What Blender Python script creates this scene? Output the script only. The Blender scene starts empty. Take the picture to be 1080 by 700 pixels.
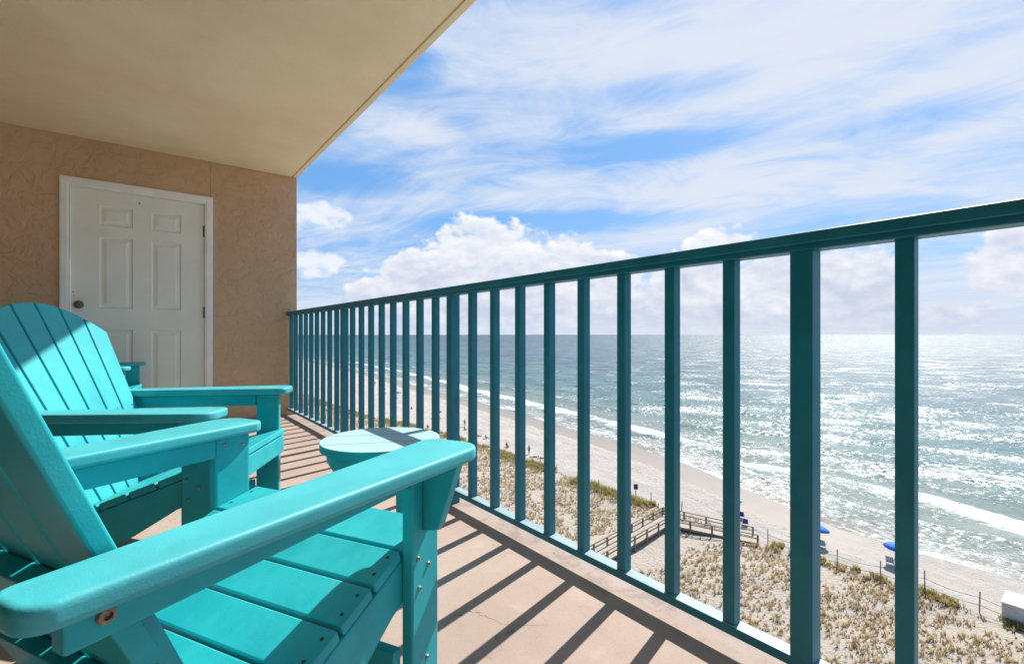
import bpy, bmesh, math, random
import numpy as np
from mathutils import Vector, Matrix, Euler

R = math.radians
scene = bpy.context.scene
COL = scene.collection
random.seed(7)
rng = np.random.default_rng(11)

# ------------------------------------------------------------------ camera
EYE = 0.784                      # eye height above the balcony floor
YAW = 38.02                      # camera turned this far from +Y (along the railing) towards the sea (+X)
cam = bpy.data.cameras.new('camera')
cam.sensor_width = 36.0
cam.lens = 36.0 * 503.6 / 1080.0
cam.shift_y = 0.0025
cam.clip_start = 0.03
cam.clip_end = 90000.0
cam_ob = bpy.data.objects.new('camera', cam)
COL.objects.link(cam_ob)
cam_ob.location = (0, 0, EYE)
cam_ob.rotation_euler = (R(90), 0, R(-YAW))
scene.camera = cam_ob

# ------------------------------------------------------------------ view
scene.view_settings.view_transform = 'Standard'
scene.view_settings.look = 'None'
scene.view_settings.gamma = 1.0
scene.view_settings.use_curve_mapping = False
scene.view_settings.exposure = 0.59
scene.cycles.use_denoising = True
scene.cycles.max_bounces = 8
scene.cycles.diffuse_bounces = 5
scene.cycles.glossy_bounces = 3
scene.cycles.sample_clamp_indirect = 6.0

# ------------------------------------------------------------------ sun
SUNV = Vector((0.92, 0.23, 1.0)).normalized()
SUN_EL = math.asin(SUNV.z)
SUN_AZ = math.atan2(SUNV.x, SUNV.y)
sun = bpy.data.lights.new('sun', 'SUN')
sun.energy = 4.8
sun.angle = R(0.53)
sun.color = (1.0, 0.955, 0.88)
sun_ob = bpy.data.objects.new('sun', sun)
COL.objects.link(sun_ob)
sun_ob.rotation_euler = SUNV.to_track_quat('Z', 'Y').to_euler()
sun_ob.location = (30, 8, 40)


# ------------------------------------------------------------------ node helpers
class V:
    """a socket with arithmetic"""
    def __init__(s, nt, sock): s.nt = nt; s.s = sock
    def _m(s, op, *o, clamp=False):
        n = s.nt.nodes.new('ShaderNodeMath'); n.operation = op; n.use_clamp = clamp
        for i, q in enumerate((s,) + o):
            if isinstance(q, V): s.nt.links.new(q.s, n.inputs[i])
            else: n.inputs[i].default_value = q
        return V(s.nt, n.outputs[0])
    def __add__(s, o): return s._m('ADD', o)
    def __radd__(s, o): return s._m('ADD', o)
    def __sub__(s, o): return s._m('SUBTRACT', o)
    def __rsub__(s, o): return (s * -1.0) + o
    def __mul__(s, o): return s._m('MULTIPLY', o)
    def __rmul__(s, o): return s._m('MULTIPLY', o)
    def __truediv__(s, o): return s._m('DIVIDE', o)
    def pw(s, o): return s._m('POWER', o)
    def mx(s, o): return s._m('MAXIMUM', o)
    def mn(s, o): return s._m('MINIMUM', o)
    def ab(s): return s._m('ABSOLUTE')
    def clamp(s): return s._m('ADD', 0.0, clamp=True)
    def smooth(s, lo, hi, a=0.0, b=1.0):
        n = s.nt.nodes.new('ShaderNodeMapRange'); n.interpolation_type = 'SMOOTHSTEP'
        s.nt.links.new(s.s, n.inputs[0])
        for i, q in zip((1, 2, 3, 4), (lo, hi, a, b)): n.inputs[i].default_value = q
        return V(s.nt, n.outputs[0])
    def lin(s, lo, hi, a=0.0, b=1.0):
        n = s.nt.nodes.new('ShaderNodeMapRange'); n.clamp = True
        s.nt.links.new(s.s, n.inputs[0])
        for i, q in zip((1, 2, 3, 4), (lo, hi, a, b)): n.inputs[i].default_value = q
        return V(s.nt, n.outputs[0])


def comb(nt, x, y, z):
    n = nt.nodes.new('ShaderNodeCombineXYZ')
    for i, q in enumerate((x, y, z)):
        if isinstance(q, V): nt.links.new(q.s, n.inputs[i])
        else: n.inputs[i].default_value = q
    return V(nt, n.outputs[0])


def sep(nt, v):
    n = nt.nodes.new('ShaderNodeSeparateXYZ'); nt.links.new(v.s, n.inputs[0])
    return [V(nt, n.outputs[i]) for i in range(3)]


def noise(nt, vec, scale, detail=3.0, rough=0.5, dist=0.0, lac=2.0):
    n = nt.nodes.new('ShaderNodeTexNoise')
    if vec is not None: nt.links.new(vec.s, n.inputs['Vector'])
    n.inputs['Scale'].default_value = scale
    n.inputs['Detail'].default_value = detail
    n.inputs['Roughness'].default_value = rough
    n.inputs['Distortion'].default_value = dist
    n.inputs['Lacunarity'].default_value = lac
    return V(nt, n.outputs[0])


def voro(nt, vec, scale, feature='F1', rand=1.0):
    n = nt.nodes.new('ShaderNodeTexVoronoi'); n.feature = feature
    nt.links.new(vec.s, n.inputs['Vector']); n.inputs['Scale'].default_value = scale
    n.inputs['Randomness'].default_value = rand
    return V(nt, n.outputs['Distance'])


def mixc(nt, fac, a, b):
    n = nt.nodes.new('ShaderNodeMix'); n.data_type = 'RGBA'
    if isinstance(fac, V): nt.links.new(fac.s, n.inputs[0])
    else: n.inputs[0].default_value = fac
    for i, q in ((6, a), (7, b)):
        if isinstance(q, V): nt.links.new(q.s, n.inputs[i])
        else: n.inputs[i].default_value = (*q, 1.0)
    return V(nt, n.outputs[2])


def bump(nt, h, strength, dist, prev=None):
    n = nt.nodes.new('ShaderNodeBump')
    n.inputs['Strength'].default_value = strength
    n.inputs['Distance'].default_value = dist
    nt.links.new(h.s, n.inputs['Height'])
    if prev is not None: nt.links.new(prev.s, n.inputs['Normal'])
    return V(nt, n.outputs[0])


def mat(name):
    m = bpy.data.materials.new(name); m.use_nodes = True
    nt = m.node_tree; b = nt.nodes['Principled BSDF']
    return m, nt, b


def setc(nt, b, key, v):
    if isinstance(v, V): nt.links.new(v.s, b.inputs[key])
    elif isinstance(v, tuple): b.inputs[key].default_value = (*v, 1.0)
    else: b.inputs[key].default_value = v


def obj_co(nt):
    n = nt.nodes.new('ShaderNodeTexCoord'); return V(nt, n.outputs['Object'])


def world_co(nt):
    n = nt.nodes.new('ShaderNodeNewGeometry'); return V(nt, n.outputs['Position'])


def attr(nt, name):
    n = nt.nodes.new('ShaderNodeAttribute'); n.attribute_name = name
    return V(nt, n.outputs['Fac'])


def scl(nt, v, s):
    n = nt.nodes.new('ShaderNodeVectorMath'); n.operation = 'MULTIPLY'
    nt.links.new(v.s, n.inputs[0]); n.inputs[1].default_value = s
    return V(nt, n.outputs[0])


def vadd(nt, a, b):
    n = nt.nodes.new('ShaderNodeVectorMath'); n.operation = 'ADD'
    nt.links.new(a.s, n.inputs[0])
    if isinstance(b, V): nt.links.new(b.s, n.inputs[1])
    else: n.inputs[1].default_value = b
    return V(nt, n.outputs[0])


# ------------------------------------------------------------------ sky
SKY_S = 0.11
world = bpy.data.worlds.new('World'); scene.world = world; world.use_nodes = True
wt = world.node_tree; wt.nodes.clear()
sky = wt.nodes.new('ShaderNodeTexSky'); sky.sky_type = 'NISHITA'; sky.sun_disc = False
sky.sun_elevation = SUN_EL; sky.sun_rotation = SUN_AZ
sky.altitude = 10; sky.air_density = 1.0; sky.dust_density = 0.6; sky.ozone_density = 2.0
wc = wt.nodes.new('ShaderNodeTexCoord')
dvec = V(wt, wc.outputs['Generated'])
dx, dy, dz = sep(wt, dvec)
DEG = 57.29578
az = dx._m('ARCTAN2', dy) * DEG - YAW          # degrees east of the view towards the sea
el = dz._m('ARCSINE') * DEG
skyc = V(wt, sky.outputs[0])


def blobs(lst, a, e):
    acc = None
    for a0, e0, ra, re in lst:
        p = (a - a0) * (1.0 / ra); q = (e - e0) * (1.0 / re)
        g = 1.0 - (p * p + q * q)
        acc = g if acc is None else acc.mx(g)
    return acc


# thin high cloud: noise on a flat layer overhead, drawn out along one direction
den = dz.mx(0.0) + 0.09
px = dx / den; py = dy / den
ca, sa = math.cos(R(24)), math.sin(R(24))
lay_u = px * ca + py * sa; lay_v = py * ca - px * sa
wob = noise(wt, comb(wt, lay_u * 0.5, lay_v * 0.5, 3.0), 1.0, 2.0)
cir1 = noise(wt, comb(wt, lay_u * 1.3 + wob * 1.8, lay_v * 0.60 + wob * 1.5, 1.7), 1.0, 8.0, 0.60, 0.9)
cir2 = noise(wt, comb(wt, lay_u * 0.55, lay_v * 0.30, 8.3), 1.0, 3.0, 0.5, 0.3)
cir3 = noise(wt, comb(wt, lay_u * 4.0 + wob * 4.0, lay_v * 1.9 + wob * 2.0, 5.0), 1.0, 6.0, 0.66, 1.2)
plus = blobs([(31.0, 26.8, 21, 5.6), (44.0, 19.6, 7.5, 5.0), (23.7, 16.3, 15, 2.6), (7.6, 16.2, 12, 2.4), (16.8, 29.0, 12.5, 2.6), (-13.2, 22.8, 7, 2.0), (38.1, 14.6, 5, 1.4), (2.1, 31.0, 15, 4)], az, el)
minus = blobs([(18.9, 25.7, 11, 2.0), (40.0, 19.0, 7, 2.3), (4.0, 13.0, 22, 1.7), (-18.2, 17.0, 9, 2.2), (33.3, 11.2, 13, 1.9), (15.4, 20.8, 15, 1.8), (-13.3, 28.5, 6, 3.0)], az, el)
cirrus = (cir1 - 0.5) * 1.9 + (cir2 - 0.5) * 1.1 + (cir3 - 0.5) * 1.3 + plus.mx(-0.3) * 0.38 - minus.mx(0.0) * 0.56 + 0.50
cirrus = cirrus.smooth(-0.26, 1.04) * 0.94 * el.smooth(36.0, 52.0, 1.0, 0.12) * az.ab().smooth(56.0, 85.0, 1.0, 0.35)

# heaped clouds over the sea
cp = comb(wt, az * 0.17, el * 0.25, 2.2)
f1 = noise(wt, cp, 1.0, 9.0, 0.60, 0.1)
f1b = noise(wt, vadd(wt, cp, (0.09, 0.17, 0.0)), 1.0, 6.0, 0.55, 0.1)
bil = voro(wt, vadd(wt, scl(wt, cp, (4.2, 4.2, 1.0)), comb(wt, f1 * 1.4, f1 * -1.2, 0.0)), 1.0, 'SMOOTH_F1')
bil2 = voro(wt, vadd(wt, scl(wt, cp, (10.0, 10.0, 1.0)), comb(wt, f1 * 2.0, f1 * -1.7, 0.0)), 1.0, 'SMOOTH_F1')
CUM = [(-2.2, 7.9, 9.2, 6.2), (-10.5, 6.2, 7.6, 4.0), (5.0, 6.8, 8.2, 5.0), (11.1, 6.4, 5.4, 3.6), (-15.5, 4.9, 4.4, 2.1),
       (2.0, 3.0, 22, 4.8), 
       (23.5, 8.8, 4.2, 3.4), (20.5, 6.2, 5.4, 3.4), (27.1, 5.0, 5.8, 3.6), (35.4, 5.5, 4.6, 3.3), (33.5, 2.0, 8, 2.4),
       (45.6, 5.6, 2.8, 2.5), (39.0, 1.5, 8, 2.0), (19.2, 2.2, 10, 2.6), (-15.2, 1.7, 9, 2.0), (46.7, 8.0, 2.4, 1.6),
       (29.8, 7.2, 3.8, 2.2), (58, 6.0, 8, 4.0), (70, 4, 9, 4.5), (-40, 6, 12, 5), (-60, 7, 9, 5)]
cb = blobs(CUM, az, el)
heap = cb.mx(-1.4).mn(0.75) * 0.80 + (f1 - 0.5) * 1.7 + (0.42 - bil) * 0.50 + (0.42 - bil2) * 0.24 - 0.04
cum = heap.smooth(0.0, 0.30) * el.smooth(0.2, 2.6, 0.35, 1.0)
relief = (f1 - f1b) * 2.6 + (0.42 - bil) * 0.30 + (0.42 - bil2) * 0.22
lit = (relief + heap.lin(0.0, 0.7, 0.62, 0.30) + el.lin(2.0, 11.0, -0.22, 0.20)).clamp()
K = 0.95 / SKY_S
ccol = mixc(wt, lit, (0.43 * K, 0.465 * K, 0.57 * K), (0.76 * K, 0.75 * K, 0.735 * K))
cicol = (0.545 * K, 0.580 * K, 0.650 * K)
# whitish air close to the horizon
hz = el.smooth(0.0, 9.0, 1.0, 0.0)
base = mixc(wt, el.smooth(36.0, 55.0, 0.7, 0.45), skyc, (0.075 * K, 0.27 * K, 0.60 * K))
base = mixc(wt, hz * 0.75, base, (0.46 * K, 0.515 * K, 0.61 * K))
puff = blobs([(-22.1, 12.6, 4.6, 1.9), (-22.6, 8.0, 4.2, 2.0)], az, el).mx(-0.8)
puff = (puff * 0.7 + (f1 - 0.5) * 2.0 + (0.42 - bil) * 0.4 - 0.05).smooth(0.0, 0.62) * 0.85
c1 = mixc(wt, cirrus.mx(puff), base, mixc(wt, puff, cicol, (0.70 * K, 0.70 * K, 0.71 * K)))
c2 = mixc(wt, cum * 0.90, c1, ccol)
bg = wt.nodes.new('ShaderNodeBackground'); bg.inputs[1].default_value = SKY_S
wt.links.new(c2.s, bg.inputs[0])
wo = wt.nodes.new('ShaderNodeOutputWorld'); wt.links.new(bg.outputs[0], wo.inputs[0])


# ------------------------------------------------------------------ mesh helpers
class Geo:
    """collects bevelled pieces into one mesh"""
    def __init__(s): s.bm = bmesh.new()

    def add(s, verts, faces, mi=0, bev=0.0, seg=2, M=None):
        b = bmesh.new()
        vs = [b.verts.new(v) for v in verts]
        for f in faces: b.faces.new([vs[i] for i in f])
        bmesh.ops.recalc_face_normals(b, faces=b.faces)
        if bev > 0:
            bmesh.ops.bevel(b, geom=[e for e in b.edges if len(e.link_faces) == 2 and e.calc_face_angle() > 0.5], offset=bev,
                            segments=seg, profile=0.6, affect='EDGES', clamp_overlap=True)
        for f in b.faces: f.material_index = mi
        if M is not None: bmesh.ops.transform(b, matrix=M, verts=b.verts)
        me = bpy.data.meshes.new('tmp'); b.to_mesh(me); b.free()
        s.bm.from_mesh(me); bpy.data.meshes.remove(me)
        return s

    def prism(s, poly, t0, t1, plane='xy', mi=0, bev=0.0, seg=2, M=None):
        n = len(poly)
        def p(q, t):
            if plane == 'xy': return (q[0], q[1], t)
            if plane == 'xz': return (q[0], t, q[1])
            return (t, q[0], q[1])
        vs = [p(q, t0) for q in poly] + [p(q, t1) for q in poly]
        fs = [list(range(n))[::-1], list(range(n, 2 * n))] + [[i, (i + 1) % n, n + (i + 1) % n, n + i] for i in range(n)]
        return s.add(vs, fs, mi, bev, seg, M)

    def box(s, x0, x1, y0, y1, z0, z1, mi=0, bev=0.0, seg=2, M=None):
        return s.prism([(x0, y0), (x1, y0), (x1, y1), (x0, y1)], z0, z1, 'xy', mi, bev, seg, M)

    def tube(s, a, b, r, n=10, mi=0, r2=None, bev=0.0):
        a = Vector(a); b = Vector(b); d = (b - a); q = d.to_track_quat('Z', 'Y')
        r2 = r if r2 is None else r2
        vs = [a + q @ Vector((r * math.cos(2 * math.pi * i / n), r * math.sin(2 * math.pi * i / n), 0)) for i in range(n)]
        vs += [b + q @ Vector((r2 * math.cos(2 * math.pi * i / n), r2 * math.sin(2 * math.pi * i / n), 0)) for i in range(n)]
        fs = [list(range(n))[::-1], list(range(n, 2 * n))] + [[i, (i + 1) % n, n + (i + 1) % n, n + i] for i in range(n)]
        return s.add(vs, fs, mi, bev)

    def lathe(s, prof, n=24, mi=0, M=None):
        vs = []; fs = []
        for r, z in prof:
            for i in range(n):
                t = 2 * math.pi * i / n; vs.append((r * math.cos(t), r * math.sin(t), z))
        for k in range(len(prof) - 1):
            for i in range(n):
                fs.append([k * n + i, k * n + (i + 1) % n, (k + 1) * n + (i + 1) % n, (k + 1) * n + i])
        fs.append(list(range(n))[::-1]); m = (len(prof) - 1) * n; fs.append([m + i for i in range(n)])
        return s.add(vs, fs, mi, 0, 2, M)

    def build(s, name, mats, parent=None, smooth=True, angle=40, wn=True, loc=None):
        me = bpy.data.meshes.new(name); s.bm.to_mesh(me); s.bm.free()
        for m in (mats if isinstance(mats, (list, tuple)) else [mats]): me.materials.append(m)
        o = bpy.data.objects.new(name, me); COL.objects.link(o)
        if parent: o.parent = parent
        if loc: o.location = loc
        if smooth:
            me.shade_smooth()
            me.set_sharp_from_angle(angle=R(angle))
            if wn:
                w = o.modifiers.new('weighted', 'WEIGHTED_NORMAL'); w.keep_sharp = True
        return o


def tag(o, label=None, cat=None, group=None, kind=None):
    if label: o['label'] = label
    if cat: o['category'] = cat
    if group: o['group'] = group
    if kind: o['kind'] = kind
    return o


def empty(name, loc, rz=0.0):
    o = bpy.data.objects.new(name, None); COL.objects.link(o)
    o.empty_display_size = 0.1
    o.location = loc; o.rotation_euler = (0, 0, rz)
    return o


def copy_tree(o, parent=None):
    c = o.copy(); COL.objects.link(c)
    if parent: c.parent = parent
    for ch in list(o.children): copy_tree(ch, c)
    return c


def rpoly(pts, rad, n=5):
    """polygon with rounded corners"""
    out = []; m = len(pts)
    for i in range(m):
        r = rad[i] if isinstance(rad, (list, tuple)) else rad
        p = Vector(pts[i]); a = (Vector(pts[i - 1]) - p); b = (Vector(pts[(i + 1) % m]) - p)
        if r <= 0: out.append(tuple(p)); continue
        a.normalize(); b.normalize()
        ang = a.angle(b); t = r / math.tan(ang / 2)
        c = p + (a + b).normalized() * (r / math.sin(ang / 2))
        p0 = p + a * t - c; p1 = p + b * t - c
        a0 = math.atan2(p0.y, p0.x); a1 = math.atan2(p1.y, p1.x); d = a1 - a0
        while d > math.pi: d -= 2 * math.pi
        while d < -math.pi: d += 2 * math.pi
        for k in range(n + 1):
            t_ = a0 + d * k / n; out.append((c.x + r * math.cos(t_), c.y + r * math.sin(t_)))
    return out


# ------------------------------------------------------------------ materials
def m_plain(name, col, rough=0.5, var=0.12, nscale=6.0, bstr=0.1, bscale=60.0, bdist=0.002, metal=0.0, spec=0.5):
    m, nt, b = mat(name)
    co = obj_co(nt)
    n = noise(nt, co, nscale, 4.0, 0.6)
    dark = tuple(c * (1 - var) for c in col); light = tuple(min(1, c * (1 + var)) for c in col)
    setc(nt, b, 'Base Color', mixc(nt, n.smooth(0.3, 0.7), dark, light))
    setc(nt, b, 'Roughness', n.lin(0.3, 0.7, rough - 0.06, rough + 0.06))
    b.inputs['Metallic'].default_value = metal
    b.inputs['Specular IOR Level'].default_value = spec
    if bstr > 0:
        setc(nt, b, 'Normal', bump(nt, noise(nt, co, bscale, 3.0, 0.6), bstr, bdist))
    return m


def m_poly(name='turquoise_poly_lumber', paled=0.0, glare=(0.22, 0.55, 0.55)):
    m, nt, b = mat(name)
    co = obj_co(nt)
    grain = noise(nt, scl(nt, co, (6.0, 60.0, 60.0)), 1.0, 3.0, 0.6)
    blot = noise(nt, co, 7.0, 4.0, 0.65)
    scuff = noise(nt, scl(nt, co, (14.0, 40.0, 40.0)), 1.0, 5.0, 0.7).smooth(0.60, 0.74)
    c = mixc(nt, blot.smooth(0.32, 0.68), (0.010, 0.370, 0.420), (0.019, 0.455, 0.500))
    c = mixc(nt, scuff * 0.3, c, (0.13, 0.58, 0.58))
    if paled > 0: c = mixc(nt, (blot * 0.5 + grain * 0.5).lin(0.3, 0.7, paled * 0.8, paled * 1.15), c, glare)
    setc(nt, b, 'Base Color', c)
    setc(nt, b, 'Roughness', blot.lin(0.3, 0.7, 0.44, 0.56)); b.inputs['Specular IOR Level'].default_value = 0.4
    fine = noise(nt, co, 420.0, 2.0, 0.5)
    setc(nt, b, 'Normal', bump(nt, fine * 0.6 + grain * 0.5 + blot * 0.4, 0.22, 0.0016))
    return m


M_POLY = m_poly()
M_POLY_WORN_GLARE = m_poly('worn_glare_poly_lumber', 0.30, (0.16, 0.48, 0.55))  # armrests: scuffed wear, plus glare put into the colour
M_POLY_GLARE = m_poly('glare_poly_lumber', 0.8, (0.46, 0.62, 0.68))  # tabletop: sun glare off the upper face painted into the colour
M_HOLE = m_plain('dark_screw_recess', (0.01, 0.035, 0.04), 0.6, bstr=0)
M_STEEL = m_plain('stainless_bolt', (0.42, 0.40, 0.37), 0.42, metal=1.0, nscale=200, bstr=0)
M_COPPER = m_plain('rusty_bolt', (0.34, 0.22, 0.16), 0.45, var=0.4, metal=0.7, nscale=300, bstr=0.4, bscale=500)
M_RAIL = None


def m_rail(glare=False):
    m, nt, b = mat('glare_railing_paint' if glare else 'teal_railing_paint')
    co = world_co(nt)
    n = noise(nt, co, 9.0, 5.0, 0.65)
    c = mixc(nt, n.smooth(0.3, 0.7), (0.006, 0.165, 0.232), (0.010, 0.212, 0.288))
    chip = noise(nt, co, 34.0, 4.0, 0.7)
    rust = (chip.smooth(0.685, 0.715)) * noise(nt, co, 2.3, 2.0).smooth(0.52, 0.62)
    c = mixc(nt, rust, c, (0.16, 0.06, 0.035))
    if glare:
        c = mixc(nt, noise(nt, scl(nt, co, (30.0, 3.0, 10.0)), 1.0, 4.0, 0.6).smooth(0.3, 0.65, 0.55, 0.95), c, (0.36, 0.46, 0.50))  # sun and sky glare on the rail's top face, put into the colour
    setc(nt, b, 'Base Color', c)
    setc(nt, b, 'Roughness', n.lin(0.3, 0.7, 0.42, 0.54)); b.inputs['Specular IOR Level'].default_value = 0.45
    setc(nt, b, 'Normal', bump(nt, noise(nt, co, 90.0, 3.0, 0.6) + rust * -1.5, 0.15, 0.002))
    return m


M_RAIL = m_rail()
M_RAIL_GLARE = m_rail(True)


def m_stucco():
    m, nt, b = mat('tan_stucco')
    co = world_co(nt)
    big = noise(nt, co, 1.1, 4.0, 0.6)
    c = mixc(nt, big.smooth(0.3, 0.72), (0.58, 0.385, 0.235), (0.68, 0.465, 0.30))
    knock = noise(nt, co, 12.0, 6.0, 0.62, 0.5)
    plate = knock.smooth(0.42, 0.60)
    c = mixc(nt, plate * 0.08, c, (0.60, 0.42, 0.25))
    setc(nt, b, 'Base Color', c)
    b.inputs['Roughness'].default_value = 0.85
    b.inputs['Specular IOR Level'].default_value = 0.25
    grit = noise(nt, co, 140.0, 3.0, 0.6)
    setc(nt, b, 'Normal', bump(nt, plate * 0.5 + knock * 0.5 + grit * 0.16, 0.75, 0.011))
    return m


M_STUCCO = m_stucco()


def m_ceiling():
    m, nt, b = mat('cream_ceiling_paint')
    co = world_co(nt)
    big = noise(nt, co, 1.5, 6.0, 0.65)
    c = mixc(nt, big.smooth(0.25, 0.75), (0.79, 0.645, 0.43), (0.90, 0.765, 0.54))
    sp = noise(nt, co, 22.0, 5.0, 0.7)
    c = mixc(nt, sp.smooth(0.66, 0.8) * 0.35, c, (0.45, 0.35, 0.22))
    setc(nt, b, 'Base Color', c); b.inputs['Roughness'].default_value = 0.8
    setc(nt, b, 'Normal', bump(nt, noise(nt, co, 45.0, 5.0, 0.65) + sp * 0.7, 0.28, 0.004))
    return m


M_CEIL = m_ceiling()


def m_floor():
    m, nt, b = mat('tan_concrete_floor')
    co = world_co(nt)
    big = noise(nt, co, 1.6, 6.0, 0.62)
    c = mixc(nt, big.smooth(0.28, 0.72), (0.360, 0.275, 0.232), (0.445, 0.350, 0.300))
    sp = noise(nt, co, 160.0, 3.0, 0.7)
    c = mixc(nt, sp.smooth(0.52, 0.70) * 0.42, c, (0.25, 0.185, 0.15))
    st = noise(nt, co, 6.5, 6.0, 0.7, 0.6)
    c = mixc(nt, st.smooth(0.54, 0.72) * 0.45, c, (0.48, 0.39, 0.34))
    c = mixc(nt, st.smooth(0.45, 0.30) * 0.42, c, (0.29, 0.225, 0.185))
    # hairline cracks in the worn corner of the slab
    wb = noise(nt, co, 9.0, 4.0, 0.7)
    cv = vadd(nt, co, comb(nt, wb * 0.16, wb * -0.13, 0.0))
    edge = voro(nt, scl(nt, cv, (1, 1, 0.0)), 5.5, 'DISTANCE_TO_EDGE')
    x, y, z = sep(nt, co)
    near = (((x - 0.755) * (x - 0.755) + (y - 1.07) * (y - 1.07)) * -1.0 + 0.030).smooth(0.0, 0.02)
    lone = noise(nt, co, 3.2, 2.0).smooth(0.60, 0.70)
    crack = edge.smooth(0.010, 0.003) * near.mx(lone * 0.35)
    c = mixc(nt, crack * 0.7, c, (0.10, 0.06, 0.04))
    dirt = noise(nt, co, 48.0, 2.0, 0.5).smooth(0.70, 0.74) * noise(nt, co, 3.0, 2.0).smooth(0.5, 0.6)
    c = mixc(nt, (dirt + x.smooth(1.06, 1.14) * st.smooth(0.45, 0.62) * 0.5).clamp() * 0.8, c, (0.13, 0.095, 0.075))
    setc(nt, b, 'Base Color', c); b.inputs['Roughness'].default_value = 0.78
    b.inputs['Specular IOR Level'].default_value = 0.3
    setc(nt, b, 'Normal', bump(nt, sp * 0.25 + st * 0.5 - crack * 1.5, 0.3, 0.004))
    return m


M_FLOOR = m_floor()
M_DOOR = m_plain('door_white_paint', (0.86, 0.845, 0.76), 0.42, var=0.035, nscale=3.5, bstr=0.08, bscale=40)
M_TRIM = m_plain('trim_white_paint', (0.90, 0.89, 0.85), 0.45, var=0.05, nscale=5.0, bstr=0.08, bscale=50)
M_BRONZE = m_plain('dark_bronze', (0.17, 0.135, 0.11), 0.35, metal=0.8, nscale=60, bstr=0)
M_BLACK = m_plain('black_iron', (0.012, 0.012, 0.013), 0.5, nscale=60, bstr=0)

# ------------------------------------------------------------------ shoreline
SH_Y = np.array([-30000, -300, -60, 5, 13, 20, 27, 35, 50, 66, 80, 95, 120, 150, 270, 400, 1000, 3000, 30000.])
SH_X = np.array([-3000, 40, 60, 63, 62.6, 63.4, 66.5, 69.8, 75.5, 79.5, 80.6, 83, 87, 90, 106, 116, 165, 330, 3000.])


def shore(Y): return np.interp(Y, SH_Y, SH_X)


DUNE_Y = np.array([-30000, -300, 3, 10, 20, 30, 40, 56, 70, 91, 106, 125, 160, 400, 30000.])
DUNE_X = np.array([-3200, 20, 52.5, 53.2, 53.0, 52.6, 52.0, 53.2, 53.6, 53.6, 52.5, 48.5, 47.5, 60, 2500.])


def dune(Y): return np.interp(Y, DUNE_Y, DUNE_X)


def vnoise(x, y, s, seed=0.0):
    x = x / s; y = y / s
    return (np.sin(1.7 * x + 2.3 * np.sin(0.9 * y + seed) + seed) + np.sin(2.1 * y + 1.9 * np.sin(1.1 * x + 2 * seed) + 1.3 * seed)
            + 0.5 * np.sin(3.9 * x - 2.7 * y + 3 * seed) + 0.5 * np.sin(4.3 * y + 3.1 * x + 5 * seed)) / 3.0


GZ = -21.2
SEA = -21.52


def ground_z(X, Y):
    X = np.asarray(X, float); Y = np.asarray(Y, float)
    d = X - shore(Y); du = dune(Y) - X
    z = GZ - 0.32 * np.clip((X - dune(Y)) / np.maximum(1.0, shore(Y) - dune(Y)), 0, 1)
    z = np.where(d > 0, GZ - 0.32 - 0.06 * np.minimum(d, 60), z)
    hump = np.clip(du / 4.0, 0, 1) * (0.28 * vnoise(X, Y, 5.0, 1.0) + 0.12 * vnoise(X, Y, 2.0, 2.0))
    path = np.exp(-((Y - 28.4) / 1.9) ** 2) * (X > 36) * (X < 60)
    small = 0.035 * vnoise(X, Y, 1.6, 4.0) * np.clip(-d / 4.0, 0, 1)
    return z + hump * (1 - path) * np.clip(1 - np.abs(Y) / 2000, 0, 1) + small


def gz(x, y): return float(ground_z(x, y))


def grid_mesh(name, xs, ys, zf, attrs, material, offset=None):
    X, Y = np.meshgrid(xs, ys, indexing='ij')
    if offset is not None: X = X + offset(Y)
    Z = zf(X, Y)
    nx, ny = X.shape
    co = np.stack([X, Y, Z], -1).reshape(-1, 3).astype(np.float32)
    idx = np.arange(nx * ny).reshape(nx, ny)
    f = np.stack([idx[:-1, :-1], idx[1:, :-1], idx[1:, 1:], idx[:-1, 1:]], -1).reshape(-1, 4)
    me = bpy.data.meshes.new(name)
    me.vertices.add(len(co)); me.vertices.foreach_set('co', co.ravel())
    me.loops.add(f.size); me.loops.foreach_set('vertex_index', f.ravel().astype(np.int32))
    me.polygons.add(len(f)); me.polygons.foreach_set('loop_start', np.arange(0, f.size, 4, dtype=np.int32))
    me.update(calc_edges=True); me.validate()
    for an, fn in attrs.items():
        a = me.attributes.new(an, 'FLOAT', 'POINT')
        a.data.foreach_set('value', fn(X, Y).ravel().astype(np.float32))
    me.materials.append(material); me.shade_smooth()
    o = bpy.data.objects.new(name, me); COL.objects.link(o)
    return o


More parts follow.
